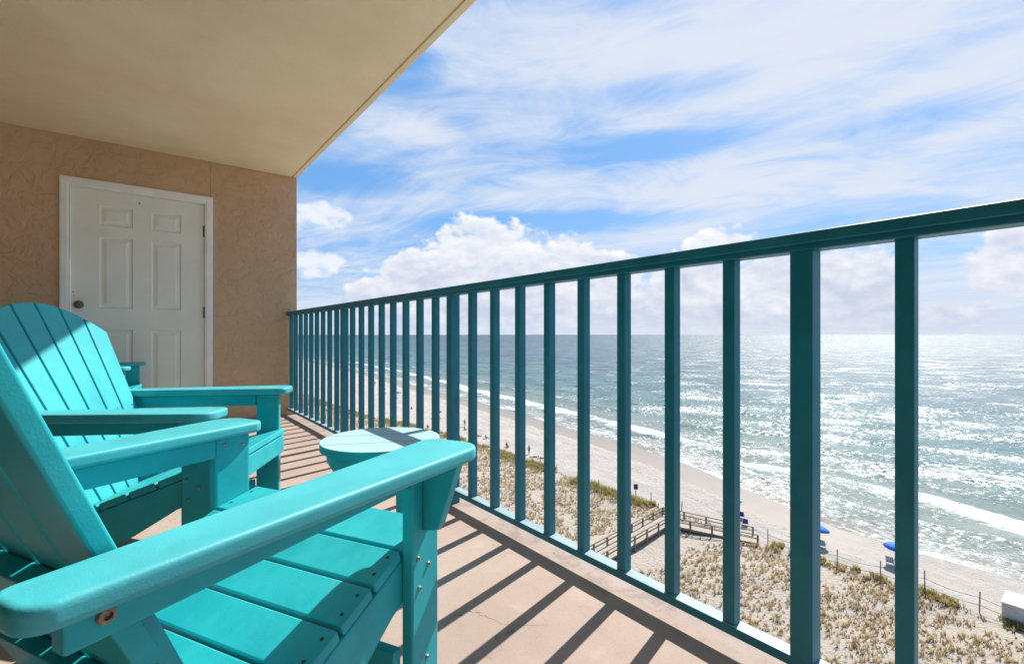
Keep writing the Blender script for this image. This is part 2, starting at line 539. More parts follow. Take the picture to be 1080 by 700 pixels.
def m_sand():
    m, nt, b = mat('white_beach_sand')
    co = world_co(nt)
    x, y, z = sep(nt, co)
    d = attr(nt, 'shore'); du = attr(nt, 'dune')
    n1 = noise(nt, co, 0.35, 5.0, 0.6); n2 = noise(nt, co, 2.6, 5.0, 0.65)
    c = mixc(nt, n1.smooth(0.3, 0.7), (0.425, 0.375, 0.325), (0.50, 0.455, 0.405))
    # dry footprints and tyre marks on the open beach
    tr = noise(nt, comb(nt, (x - y * 0.16) * 1.6, y * 0.10, 0.0), 1.0, 5.0, 0.7)
    c = mixc(nt, tr.smooth(0.50, 0.66) * 0.45, c, (0.33, 0.275, 0.23))
    tr2 = noise(nt, comb(nt, (x - y * 0.10) * 0.45, y * 0.03, 5.0), 1.0, 3.0, 0.6)
    c = mixc(nt, tr2.smooth(0.50, 0.62) * 0.30, c, (0.56, 0.52, 0.47))
    ft = noise(nt, co, 2.4, 4.0, 0.72).smooth(0.53, 0.66) * du.smooth(0.0, -1.5)
    c = mixc(nt, ft * 0.42, c, (0.30, 0.25, 0.205))
    c = mixc(nt, du.smooth(-1.0, 2.0) * 0.8, c, mixc(nt, n2.smooth(0.3, 0.7), (0.43, 0.355, 0.275), (0.51, 0.435, 0.35)))
    # wrack line
    wl = ((d + n2 * 2.0 + n1 * 3.0 + 8.6).ab()).smooth(0.5, 0.1) * n2.smooth(0.5, 0.62)
    c = mixc(nt, wl * 0.8, c, (0.17, 0.13, 0.09))
    # dune litter: straw coloured stalks between the tufts
    lit_ = noise(nt, scl(nt, co, (1.0, 1.4, 1.0)), 7.0, 4.0, 0.75).smooth(0.56, 0.68) * du.smooth(-0.5, 2.0)
    c = mixc(nt, lit_ * 0.45, c, (0.33, 0.25, 0.15))
    # wet sand, darker and glossier, near the water
    wet = (d + (n1 - 0.5) * 6.0 + (n2 - 0.5) * 0.8).smooth(-8.2, -6.6) * y.smooth(12.0, 24.0, 0.30, 1.0)
    c = mixc(nt, wet * 0.8, c, mixc(nt, d.smooth(-7.0, -1.0), (0.27, 0.215, 0.165), (0.225, 0.185, 0.15)))
    setc(nt, b, 'Base Color', c)
    setc(nt, b, 'Roughness', wet.lin(0, 1, 0.9, 0.45))
    b.inputs['Specular IOR Level'].default_value = 0.25
    dry = wet * -1.0 + 1.0
    setc(nt, b, 'Normal', bump(nt, (noise(nt, co, 1.7, 5.0, 0.7) * 1.0 + noise(nt, co, 4.0, 4.0, 0.65) * 0.5) * dry, 1.0, 0.30))
    return m


M_SAND = m_sand()
gxs = np.concatenate([[-3000, -800, -200, -60, -20, 0, 15, 25], np.arange(30, 90, 0.75), np.arange(90, 135, 2.5), [150, 200, 300, 600]])
gys = np.concatenate([[-20000, -5000, -1500, -500, -200, -100, -60, -40, -20], np.arange(-10, 130, 1.0), np.arange(130, 420, 6), [500, 700, 1000, 1500, 2500, 5000, 20000]])
og = grid_mesh('beach_ground', gxs, gys, ground_z,
               {'shore': lambda X, Y: X - shore(Y), 'dune': lambda X, Y: dune(Y) - X}, M_SAND)
tag(og, kind='structure')

# ------------------------------------------------------------------ sea
# crest lines of the breakers: (Y list, X list, foam, width, height)
CREST = [
    ([-60, 0, 7, 17, 29, 36, 42, 50], [76, 79.5, 80.8, 84.0, 84.8, 83.0, 81.0, 79.5], 1.0, 2.3, 0.45),
    ([-40, 5, 9, 21, 33, 46, 60, 75], [119, 108.5, 107, 101.6, 96.6, 91, 87.5, 86], 0.78, 2.0, 0.5),
    ([40, 55, 70, 95, 120, 150, 200], [88, 90, 93, 97, 99, 103, 112], 0.9, 3.0, 0.4),
    ([60, 90, 120, 160, 260, 400], [91, 96, 101, 107, 124, 138], 0.85, 3.0, 0.4),
    ([95, 130, 170, 260, 400, 700], [112, 117, 124, 142, 158, 190], 0.6, 2.5, 0.45),
    ([-40, 0, 10, 20, 30, 40], [69, 67.5, 67.0, 68.0, 71.5, 74.5], 0.62, 1.3, 0.12),
    ([-30, 5, 14, 24, 34, 44, 56], [75, 73.0, 73.5, 74.6, 77.5, 80.0, 83], 0.58, 1.5, 0.15),
    ([5, 20, 34, 50, 62], [95, 92, 90.5, 87.5, 86], 0.52, 1.8, 0.25),
    ([0, 20, 44, 66], [128, 122, 114, 108], 0.42, 1.6, 0.5),
    ([10, 36, 60, 90], [150, 143, 136, 128], 0.46, 1.8, 0.5),
    ([20, 40, 56, 80, 110], [186, 178, 170, 160, 150], 0.5, 2.2, 0.55),
    ([10, 45, 80], [222, 208, 196], 0.42, 2.4, 0.5),
]


def crest_sum(X, Y, foam):
    out = np.zeros_like(X)
    for cy, cx, fo, w, h in CREST:
        cxx = np.interp(Y, cy, cx) + 0.9 * vnoise(Y, Y * 0 + cx[0], 6.0, cx[1])
        fade = np.clip((Y - cy[0]) / 12, 0, 1) * np.clip((cy[-1] - Y) / 12, 0, 1)
        dd = X - cxx
        if foam:
            g = np.where(dd > 0, np.exp(-(dd / (0.5 * w)) ** 2), np.exp(-(dd / (1.7 * w)) ** 2))
            out = np.maximum(out, fo * fade * g * (0.80 + 0.35 * vnoise(Y, X * 0 + cx[0], 9.0, cx[2])))
        else:
            g = np.where(dd > 0, np.exp(-(dd / (1.6 * w)) ** 2), np.exp(-(dd / (0.7 * w)) ** 2))
            out = np.maximum(out, h * fade * g)
    return out


def sea_z(X, Y):
    d = X - shore(Y)
    amp = np.clip(d / 40, 0, 1) * np.clip(1 - X / 1500, 0, 1)
    q = X + 0.38 * Y
    sw = 0.16 * np.sin(q / 2.3 + 1.2 * vnoise(X, Y, 25.0, 3.0)) + 0.12 * np.sin((X + 0.1 * Y) / 1.45 + 2.0 * vnoise(X, Y, 14.0, 6.0))
    return SEA + amp * sw * (0.7 + 0.5 * vnoise(X, Y, 30.0, 9.0)) + crest_sum(X, Y, False) * np.clip(d / 6, 0, 1)


def foam_attr(X, Y):
    d = X - shore(Y)
    f = crest_sum(X, Y, True)
    edge = np.exp(-((d - 0.6) / 1.0) ** 2) * (0.56 + 0.3 * vnoise(Y, X * 0, 7.0, 2.0))
    far = np.clip((Y - 30) / 30, 0, 1)
    wash = np.clip(d / 2, 0, 1) * np.clip(1 - d / (19 - 4 * far), 0, 1) ** 0.5 * (0.47 + 0.14 * vnoise(X, Y, 7.0, 5.0) + 0.10 * far)
    out = np.maximum(np.maximum(f, edge), wash)
    return out


def m_sea():
    m, nt, b = mat('sea_water')
    co = world_co(nt)
    x, y, z = sep(nt, co)
    d = attr(nt, 'shore'); fo = attr(nt, 'foam')
    n1 = noise(nt, comb(nt, x * 0.03, y * 0.012, 0.0), 1.0, 3.0, 0.5)
    c = mixc(nt, d.smooth(6.0, 60.0), (0.15, 0.190, 0.160), (0.060, 0.138, 0.138))
    c = mixc(nt, (d + n1 * 60.0).smooth(60.0, 260.0), c, (0.045, 0.100, 0.120))
    c = mixc(nt, d.smooth(250.0, 2500.0), c, (0.045, 0.092, 0.115))
    sand_under = d.smooth(9.0, 0.0)
    c = mixc(nt, sand_under * 0.6, c, (0.27, 0.235, 0.185))
    # lacy foam
    wv = noise(nt, comb(nt, x * 0.55, y * 0.28, 0.0), 1.0, 4.0, 0.65)
    lace = voro(nt, vadd(nt, comb(nt, x * 0.75, y * 0.36, 0.0), comb(nt, wv * 1.6, wv * 1.1, 0.0)), 1.0, 'DISTANCE_TO_EDGE')
    fine = noise(nt, comb(nt, x * 3.0, y * 1.8, 4.0), 1.0, 5.0, 0.75)
    patt = (lace * -1.3 + 0.62) * 0.55 + wv * 0.45 + (fine - 0.5) * 1.1
    foam = (fo * 1.30 + patt * 1.25 - 1.14).smooth(0.0, 0.34) * d.smooth(-1.2, 0.2) * 0.92
    c = mixc(nt, foam, c, (0.66, 0.67, 0.65))
    setc(nt, b, 'Base Color', c)
    b.inputs['IOR'].default_value = 1.333
    rb = x.lin(60.0, 900.0, 0.30, 0.42)
    setc(nt, b, 'Roughness', rb + foam * 0.5)
    # wind chop: slopes taken straight from layered noise, so the glints stay at every distance
    def slopes(vec, scale, detail, rough):
        n = nt.nodes.new('ShaderNodeTexNoise'); nt.links.new(vec.s, n.inputs['Vector'])
        n.inputs['Scale'].default_value = scale; n.inputs['Detail'].default_value = detail; n.inputs['Roughness'].default_value = rough
        return sep(nt, V(nt, n.outputs['Color']))
    a0, a1, _ = slopes(comb(nt, (x + y * 0.25) * 1.0, y * 0.60, 1.0), 1.7, 5.0, 0.78)
    b0, b1, _ = slopes(comb(nt, (x + y * 0.25) * 0.35, y * 0.30, 9.0), 0.16, 8.0, 0.80)
    k = d.smooth(0.0, 30.0, 0.95, 1.0)
    sx = ((a0 - 0.5) * 2.6 + (b0 - 0.5) * 2.0) * k
    sy = ((a1 - 0.5) * 3.0 + (b1 - 0.5) * 2.2) * k
    gn = nt.nodes.new('ShaderNodeNewGeometry')
    nv = vadd(nt, V(nt, gn.outputs['Normal']), comb(nt, sx, sy, 0.0))
    nn = nt.nodes.new('ShaderNodeVectorMath'); nn.operation = 'NORMALIZE'; nt.links.new(nv.s, nn.inputs[0])
    setc(nt, b, 'Normal', bump(nt, foam, 0.5, 0.10, V(nt, nn.outputs[0])))
    return m


M_SEA = m_sea()
sxs = np.concatenate([np.arange(-3, 60, 0.8), np.arange(60, 130, 1.2), np.arange(130, 260, 3), [280, 320, 380, 460, 600, 900, 1500, 3000, 6000, 12000, 24000, 40000]])
sys_ = np.concatenate([[-40000, -15000, -5000, -1500, -500, -200, -100, -60], np.arange(-40, 200, 1.6), np.arange(200, 460, 6), [500, 600, 800, 1200, 2000, 4000, 9000, 20000, 40000]])
osea = grid_mesh('sea', sxs, sys_, sea_z, {'shore': lambda X, Y: X - shore(Y), 'foam': foam_attr}, M_SEA, offset=shore)
tag(osea, kind='structure')

# ------------------------------------------------------------------ balcony shell
WALL_Y = 5.017
EDGE_X = 1.230
CEIL_Z = 2.325
FAC_X = -1.32
g = Geo(); g.box(FAC_X - 0.2, EDGE_X + 0.012, -5.0, WALL_Y + 0.2, -0.22, 0.0)
tag(g.build('balcony_floor', M_FLOOR, smooth=False), kind='structure')
g = Geo()
g.box(FAC_X - 0.2, EDGE_X - 0.052, -5.0, WALL_Y + 0.2, CEIL_Z, CEIL_Z + 0.22)
g.box(EDGE_X - 0.040, EDGE_X, -5.0, WALL_Y + 0.2, CEIL_Z, CEIL_Z + 0.22, bev=0.004)
g.box(EDGE_X - 0.0525, EDGE_X - 0.0395, -5.0, WALL_Y + 0.2, CEIL_Z + 0.014, CEIL_Z + 0.215)   # drip groove
tag(g.build('balcony_ceiling', M_CEIL, smooth=False), kind='structure')

wall = empty('stucco_wall', (0, WALL_Y, 0))
tag(wall, 'tan textured stucco wall at the end of the balcony with a white panel door', 'wall')
# door opening
D0, D1, DT = -0.4187, 0.4656, 1.942
O0, O1, OT = -0.479, 0.521, 2.006
g = Geo()
TH = 0.20
g.box(FAC_X - 0.2, O0 + 0.02, 0, TH, 0, CEIL_Z)
g.box(O1 - 0.02, EDGE_X + 0.001, 0, TH, 0, CEIL_Z, bev=0.008)
g.box(O0 + 0.02, O1 - 0.02, 0, TH, OT - 0.02, CEIL_Z)
g.box(FAC_X - 0.2, FAC_X, -1.2, 0.0, 0, CEIL_Z); g.box(FAC_X - 0.2, FAC_X, -10.0, -9.0, 0, CEIL_Z); g.box(FAC_X - 0.2, FAC_X, -9.0, -1.2, 2.1, CEIL_Z)
g.build('wall_panel', M_STUCCO, wall, smooth=False)
g = Geo(); g.box(FAC_X - 0.12, FAC_X - 0.10, -9.0, -1.2, 0.0, 2.1)
m_gl, nt_, b_ = mat('unseen_dark_glass'); b_.inputs['Base Color'].default_value = (0.02, 0.025, 0.028, 1); b_.inputs['Roughness'].default_value = 0.04
g.build('unseen_glazing', m_gl, wall, smooth=False)  # unseen dark glass behind the camera, added to cut bounce fill
g = Geo()
# casing with a stepped profile
for (a0, a1, y0) in ((0.0, 1.0, -0.016), (0.12, 0.80, -0.024)):
    w = O0 - D0 + 0.004
    xa, xb = O0 - w * a0, O0 - w * a1
    xc, xd = O1 - (O1 - D1 + 0.004) * a0, O1 - (O1 - D1 + 0.004) * a1
    zt0, zt1 = OT - (OT - DT + 0.004) * a0, OT - (OT - DT + 0.004) * a1
    g.prism([(xa, 0), (xb, 0), (xb, zt1), (xd, zt1), (xd, 0), (xc, 0), (xc, zt0), (xa, zt0)], y0, 0.012 if a0 == 0 else -0.01, 'xz', bev=0.003)
g.box(D0 - 0.012, D0 - 0.004, 0.012, 0.10, 0, DT + 0.004); g.box(D1 + 0.004, D1 + 0.012, 0.012, 0.10, 0, DT + 0.004)
g.box(D0 - 0.012, D1 + 0.012, 0.012, 0.10, DT + 0.004, DT + 0.012)
door_frame = g.build('door_frame', M_TRIM, wall)
g = Geo()
SY = 0.016                                            # face of the leaf behind the casing
COLS = [(-0.2475, -0.0375), (0.0835, 0.2900)]
ROWS = [(1.657, 1.818), (0.993, 1.570), (0.20, 0.822)]
xs_ = [D0, COLS[0][0], COLS[0][1], COLS[1][0], COLS[1][1], D1]
zs_ = [0.012, ROWS[2][0], ROWS[2][1], ROWS[1][0], ROWS[1][1], ROWS[0][0], ROWS[0][1], DT]
bmd = g.bm


def quad(pts):
    bmd.faces.new([bmd.verts.new(p) for p in pts])


for i in range(5):
    for j in range(7):
        x0, x1, z0, z1 = xs_[i], xs_[i + 1], zs_[j], zs_[j + 1]
        if i in (1, 3) and j in (1, 3, 5):
            # embossed panel: groove down, flat, ramp up to a raised field
            rings = [(0.0, SY), (0.006, SY + 0.012), (0.015, SY + 0.0135), (0.020, SY + 0.012), (0.044, SY + 0.001), (0.048, SY + 0.001)]
            for (i0, y0), (i1, y1) in zip(rings, rings[1:]):
                A = [(x0 + i0, z0 + i0), (x1 - i0, z0 + i0), (x1 - i0, z1 - i0), (x0 + i0, z1 - i0)]
                B = [(x0 + i1, z0 + i1), (x1 - i1, z0 + i1), (x1 - i1, z1 - i1), (x0 + i1, z1 - i1)]
                for k in range(4):
                    l = (k + 1) % 4
                    quad([(A[k][0], y0, A[k][1]), (A[l][0], y0, A[l][1]), (B[l][0], y1, B[l][1]), (B[k][0], y1, B[k][1])])
            i1, y1 = rings[-1]
            quad([(x0 + i1, y1, z0 + i1), (x1 - i1, y1, z0 + i1), (x1 - i1, y1, z1 - i1), (x0 + i1, y1, z1 - i1)])
        else:
            quad([(x0, SY, z0), (x1, SY, z0), (x1, SY, z1), (x0, SY, z1)])
bmesh.ops.remove_doubles(bmd, verts=bmd.verts, dist=0.0004)
bmesh.ops.recalc_face_normals(bmd, faces=bmd.faces)
g.box(D0, D1, SY + 0.014, SY + 0.045, 0.012, DT)
g.box(D0, D0 + 0.003, SY + 0.0005, SY + 0.014, 0.012, DT); g.box(D1 - 0.003, D1, SY + 0.0005, SY + 0.014, 0.012, DT)
door = g.build('door', M_DOOR, wall, angle=20, wn=False)
# the leaf must face the balcony
g = Geo()
KX, KZ = -0.369, 1.018
Mk = Matrix.Translation((KX, SY, KZ)) @ Matrix.Rotation(R(90), 4, 'X')
g.lathe([(0.031, -0.002), (0.031, 0.006), (0.026, 0.009), (0.012, 0.012), (0.011, 0.026), (0.020, 0.032), (0.027, 0.042), (0.0275, 0.050), (0.022, 0.058), (0.010, 0.061)], 24, 0, Mk)
g.build('handle', M_BRONZE, door)
g = Geo()
g.tube((-0.402, SY + 0.004, 1.118), (-0.402, SY - 0.0015, 1.118), 0.005, 10)
g.tube((-0.398, SY + 0.004, 1.088), (-0.398, SY - 0.0012, 1.088), 0.0035, 10)
g.tube((0.005, SY + 0.004, 1.872), (0.005, SY - 0.003, 1.872), 0.006, 10)
g.build('screw_hole', M_BRONZE, door)
for hz_ in (1.70, 0.98, 0.26):
    g = Geo(); g.box(D1 - 0.014, D1 + 0.003, SY - 0.004, SY + 0.012, hz_ - 0.048, hz_ + 0.048, bev=0.0015)
    g.tube((D1 - 0.003, SY - 0.010, hz_ - 0.050), (D1 - 0.003, SY - 0.010, hz_ + 0.050), 0.0065, 10)
    g.build('hinge', M_BLACK, door)

# ------------------------------------------------------------------ railing
rail = empty('balcony_railing', (1.16, 0, 0))
tag(rail, 'dark teal painted metal railing with square bars along the open balcony edge', 'railing')
rx = 0.0                                                # local x = 0 at world 1.16
RY0, RY1 = -5.0, WALL_Y - 0.002
g = Geo()
g.prism(rpoly([(-0.030, EYE + 0.1965), (0.030, EYE + 0.1965), (0.030, EYE + 0.222), (-0.030, EYE + 0.222)], [0.004, 0.004, 0.005, 0.007]), RY0, RY1, 'xz')
g.prism(rpoly([(-0.0235, EYE + 0.1828), (0.0235, EYE + 0.1828), (0.0235, EYE + 0.1985), (-0.0235, EYE + 0.1985)], 0.003), RY0, RY1, 'xz')
g.build('top_rail', M_RAIL, rail)
g = Geo()
g.prism(rpoly([(-0.0235, EYE - 0.7330), (0.0205, EYE - 0.7330), (0.0205, EYE - 0.7104), (-0.0235, EYE - 0.7104)], 0.003), RY0, RY1, 'xz')
for f in g.bm.faces:
    if f.normal.z > 0.9 or (f.normal.z > 0.3 and f.calc_center_median().x > -0.02): f.material_index = 1
g.build('bottom_rail', [M_RAIL, M_RAIL_GLARE], rail)
BAY = 1.500; P3 = 0.432
zb0, zb1 = EYE - 0.7115, EYE + 0.1840
post_y = [P3 + BAY * k for k in range(-3, 3)]
for py_ in post_y:
    g = Geo()
    g.box(-0.0228, 0.0228, -0.0228, 0.0228, 0.0, zb1 - 0.0005, bev=0.0022)
    g.build('post', M_RAIL, rail, loc=(0, py_, 0))
gb = Geo(); gb.box(-0.0150, 0.0150, -0.0150, 0.0150, zb0, zb1, bev=0.0018)
bar0 = gb.build('baluster', M_RAIL, rail)
bys = []
for k in range(-3, 3):
    for i in range(1, 9): bys.append(P3 + BAY * k + BAY / 9 * i)
for i in range(1, 10): bys.append(P3 + BAY * 2 - 0.0 + BAY / 9 * i + BAY if False else P3 + BAY * 2 + BAY / 9 * i)
bys = sorted(set(round(v, 4) for v in bys if -2.0 < v < WALL_Y - 0.03))
bys = [v for v in bys if min(abs(v - p) for p in post_y) > 0.06]
last = max(bys)
while last + BAY / 9 < WALL_Y - 0.05:
    last += BAY / 9; bys.append(last)
for i, v in enumerate(bys):
    o = bar0
    if i:
        o = bar0.copy(); COL.objects.link(o); o.parent = rail
    o.location = (0, v - (0.022 if v < 0.2 else 0.010 if v < P3 else 0.0), 0)


# ------------------------------------------------------------------ adirondack chairs
def seat_z(f):
    return float(np.interp(-f, [0.0, 0.06, 0.152, 0.232, 0.31, 0.39, 0.50], [0.396, 0.400, 0.378, 0.347, 0.318, 0.288, 0.248]))


def back_f(z): return -(0.527 + 0.458 * (z - 0.4))
def back_hw(z): return 0.22 + 0.139 * (z - 0.4)


def make_chair():
    root = empty('adirondack_chair', (0, 0, 0))
    # seat: slats across two sloping rails, with dark screw recesses at the ends
    g = Geo()
    cuts = [0.040, 0.152, 0.232, 0.310, 0.388, 0.452]
    for a, b_ in zip(cuts, cuts[1:]):
        fa, fb_ = -(a + 0.0035), -(b_ - 0.0035)
        za, zb_ = seat_z(fa), seat_z(fb_)
        t = 0.021
        d = Vector((fb_ - fa, zb_ - za)).normalized(); nrm = Vector((d.y, -d.x))
        if nrm.y > 0: nrm = -nrm
        poly = [(fa, za), (fb_, zb_), (fb_ + nrm.x * t, zb_ + nrm.y * t), (fa + nrm.x * t, za + nrm.y * t)]
        hw = 0.2655
        g.prism(poly, -hw, hw, 'xz', 0, 0.0035, 3)
        for sgn in (-1, 1):
            for q in (0.25, 0.75):
                fx = fa + (fb_ - fa) * q; zz = za + (zb_ - za) * q
                g.tube((fx + nrm.x * 0.004, sgn * 0.251, zz + nrm.y * 0.004), (fx - nrm.x * 0.0007, sgn * 0.251, zz - nrm.y * 0.0007), 0.0032, 10, 1)
    g.build('seat', [M_POLY, M_HOLE], root)
    # fan back of six slats with an arched top
    g = Geo()
    nv = Vector((1.0, 0.0, 0.458)).normalized()
    th_ = 0.021

    def top(l): return 0.893 - 0.099 * (l / 0.274) ** 2
    for k in range(-3, 3):
        lo_ = lambda z, k=k: k / 3 * back_hw(z) + (0.0035 if k > -3 else 0.0)
        hi_ = lambda z, k=k: (k + 1) / 3 * back_hw(z) - (0.0035 if k < 2 else 0.0)
        pts = [(lo_(0.235), 0.235), (hi_(0.235), 0.235)]
        zr = 0.84
        for _ in range(6): zr = top(hi_(zr))
        zl = 0.84
        for _ in range(6): zl = top(lo_(zl))
        rr, ll = hi_(zr), lo_(zl)
        for q in range(7):
            l = rr + (ll - rr) * q / 6; pts.append((l, top(l)))
        vs = []
        for off in (0.0, th_):
            for l, z in pts: vs.append((back_f(z) - nv.x * off, l, z - nv.z * off))
        n = len(pts)
        fs = [list(range(n)), list(range(n, 2 * n))[::-1]] + [[i, (i + 1) % n, n + (i + 1) % n, n + i] for i in range(n)]
        g.add(vs, fs, 0, 0.004, 3)
        lm_ = (lo_(0.53) + hi_(0.53)) / 2
        for zz in (0.515, 0.475):
            p = Vector((back_f(zz), lm_ + 0.012 * (1 if zz > 0.5 else -1), zz))
            g.tube(p - nv * 0.004, p + nv * 0.0007, 0.0032, 10, 1)
    g.build('backrest', [M_POLY, M_HOLE], root)
    # braces behind the back
    g = Geo()
    for z0, z1 in ((0.425, 0.520), (0.262, 0.335)):
        f0 = back_f((z0 + z1) / 2) - 0.0225
        Mr = Matrix.Translation((f0, 0, (z0 + z1) / 2)) @ Matrix.Rotation(-math.atan(0.458), 4, 'Y')
        h = (z1 - z0) / 2
        g.box(-0.026, -0.001, -0.258 if z0 > 0.4 else -0.225, 0.258 if z0 > 0.4 else 0.225, -h, h, 0, 0.004, 3, Mr)
    g.build('back_brace', M_POLY, root)
    g = Geo()
    g.box(-0.064, -0.042, -0.2645, 0.2645, 0.305, 0.3725, 0, 0.004, 3)
    g.build('front_apron', M_POLY, root)
    g = Geo()
    g.box(-0.1725, -0.1515, -0.2655, 0.2655, 0.125, 0.195, 0, 0.004, 3)
    g.build('stretcher', M_POLY, root)
    for sgn in (-1, 1):
        S = lambda a, b_: (min(sgn * a, sgn * b_), max(sgn * a, sgn * b_))
        # armrest
        g = Geo()
        poly = [(-0.706, 0.250), (-0.706, 0.322), (-0.030, 0.3855), (-0.030, 0.246)]
        poly = rpoly(poly, [0.020, 0.026, 0.050, 0.032], 6)
        if sgn < 0: poly = [(x, -y) for x, y in poly]
        g.prism(poly, 0.539, 0.565, 'xy', 0, 0.0085, 4)
        arm = g.build('armrest', M_POLY_WORN_GLARE, root, angle=50)
        # support board under the arm with its rear bolt
        g = Geo()
        a, b_ = S(0.2625, 0.2845)
        g.prism(rpoly([(-0.664, 0.494), (-0.1515, 0.494), (-0.1515, 0.5385), (-0.664, 0.5385)], [0.004, 0.004, 0, 0]), a, b_, 'xz', 0, 0.004, 3)
        sup = g.build('arm_support', M_POLY, root)
        g = Geo()
        y1 = sgn * 0.2845
        Mb = Matrix.Translation((-0.632, y1, 0.517)) @ Matrix.Rotation(R(-90) * sgn, 4, 'X')
        g.lathe([(0.0085, -0.002), (0.0085, 0.0015), (0.0074, 0.0042), (0.0042, 0.0050), (0.0036, 0.0015)], 18, 0, Mb)
        g.build('bolt', M_COPPER, sup)
        # front leg
        g = Geo()
        a, b_ = S(0.266, 0.291)
        g.box(-0.150, -0.063, a, b_, 0.0, 0.5385, 0, 0.005, 3)
        leg = g.build('leg', M_POLY, root)
        for bx, bz in ((-0.134, 0.358), (-0.100, 0.334), (-0.130, 0.300), (-0.104, 0.154)):
            g = Geo()
            Mb = Matrix.Translation((bx, sgn * 0.291, bz)) @ Matrix.Rotation(R(-90) * sgn, 4, 'X')
            g.lathe([(0.0050, -0.002), (0.0050, 0.0016), (0.0042, 0.0034), (0.0026, 0.0038), (0.0022, 0.0012)], 14, 0, Mb)
            g.build('bolt', M_STEEL, leg)
        for bx, bz in ((-0.128, 0.520), (-0.082, 0.512)):
            g = Geo()
            Mb = Matrix.Translation((bx, sgn * 0.266, bz)) @ Matrix.Rotation(R(90) * sgn, 4, 'X')
            g.lathe([(0.0052, -0.002), (0.0052, 0.0018), (0.0040, 0.003), (0.0024, 0.0012)], 12, 0, Mb)
            g.build('bolt', M_STEEL, leg)
        # bracket from the leg out to the edge of the arm
        g = Geo()
        poly = rpoly([(0.2915, 0.405), (0.326, 0.412), (0.369, 0.5385), (0.2915, 0.5385)], [0.003, 0.012, 0, 0])
        if sgn < 0: poly = [(-x, z) for x, z in poly]
        g.prism(poly, -0.119, -0.095, 'yz', 0, 0.004, 3)
        g.build('arm_bracket', M_POLY, root)
        # side rail from the front leg down to the floor behind
        g = Geo()
        a, b_ = S(0.2405, 0.2655)
        top_ = [(-0.066, 0.3755), (-0.152, 0.354), (-0.232, 0.323), (-0.31, 0.294), (-0.39, 0.264), (-0.48, 0.232), (-0.62, 0.172), (-0.80, 0.095), (-0.845, 0.055), (-0.845, 0.0)]
        bot_ = [(-0.690, 0.0), (-0.294, 0.188), (-0.175, 0.262), (-0.120, 0.283), (-0.066, 0.285)]
        g.prism(top_ + bot_, a, b_, 'xz', 0, 0.004, 3)
        g.build('side_rail', M_POLY, root)
    return root


proto = make_chair()
CHAIRS = [((0.3999, 1.1457), 62.04, 'turquoise slatted garden chair nearest the camera, its arm in front of the round table'),
          ((0.3734, 1.8749), 120.26, 'turquoise fan-back garden chair with the top of its back in shade, beside the round table'),
          ((0.028, 4.485), 98.4, 'turquoise garden chair in front of the white door, mostly hidden behind the shaded chair back')]
for i, ((cx, cy), hd, lab) in enumerate(CHAIRS):
    o = proto if i == 0 else copy_tree(proto)
    o.location = (cx, cy, 0.0)
    o.rotation_euler = (0, 0, R(90 - hd))
    tag(o, lab, 'chair', 'turquoise garden chairs on the balcony')

# ------------------------------------------------------------------ round side table
tbl = empty('side_table', (0.617, 1.473, 0))
tag(tbl, 'small round turquoise side table with striped railing shadows between the two chairs', 'table')
tbl.rotation_euler = (0, 0, R(-YAW))
g = Geo()
rad = 0.186
for y0, y1 in ((-0.187, -0.0635), (-0.0605, 0.0605), (0.0635, 0.187)):
    pts = []
    y0c, y1c = max(y0, -rad), min(y1, rad)
    n = 22
    for q in range(n + 1):
        y = y0c + (y1c - y0c) * q / n
        pts.append((math.sqrt(max(0.0, rad * rad - y * y)), y))
    left = [(-x, y) for x, y in reversed(pts)]
    pl = pts + left
    cl = []
    for p in pl:
        if not cl or (Vector(p) - Vector(cl[-1])).length > 0.0015: cl.append(p)
    if (Vector(cl[0]) - Vector(cl[-1])).length < 0.0015: cl.pop()
    ang_ = R(12)
    cl = [(x * math.cos(ang_) - y * math.sin(ang_), x * math.sin(ang_) + y * math.cos(ang_)) for x, y in cl]
    g.prism(cl, 0.426, 0.450, 'xy', 0, 0.0015, 2)
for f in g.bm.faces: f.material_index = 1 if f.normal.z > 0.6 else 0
g.build('tabletop', [M_POLY, M_POLY_GLARE], tbl, angle=45)
g = Geo()
n = 12
def ngon(r): return [(r * math.cos(2 * math.pi * (k + 0.5) / n), r * math.sin(2 * math.pi * (k + 0.5) / n)) for k in range(n)]
vs = [(x, y, 0.4255) for x, y in ngon(0.1681)] + [(x, y, 0.385) for x, y in ngon(0.1661)] + [(x, y, 0.352) for x, y in ngon(0.146)]
vs += [(x, y, 0.352) for x, y in ngon(0.128)] + [(x, y, 0.4255) for x, y in ngon(0.142)]
fs = [[k * n + i, k * n + (i + 1) % n, ((k + 1) % 5) * n + (i + 1) % n, ((k + 1) % 5) * n + i] for k in range(5) for i in range(n)]
g.add(vs, fs, 0, 0.003, 2)
g.build('apron', M_POLY, tbl, angle=25)
for sx in (-1, 1):
    g = Geo()
    g.prism(rpoly([(-0.06, 0.0), (0.06, 0.0), (0.075, 0.4250), (-0.075, 0.4250)], [0.006, 0.006, 0, 0]), sx * 0.075 - 0.012, sx * 0.075 + 0.012, 'yz', 0, 0.004, 3)
    g.build('leg', M_POLY, tbl)

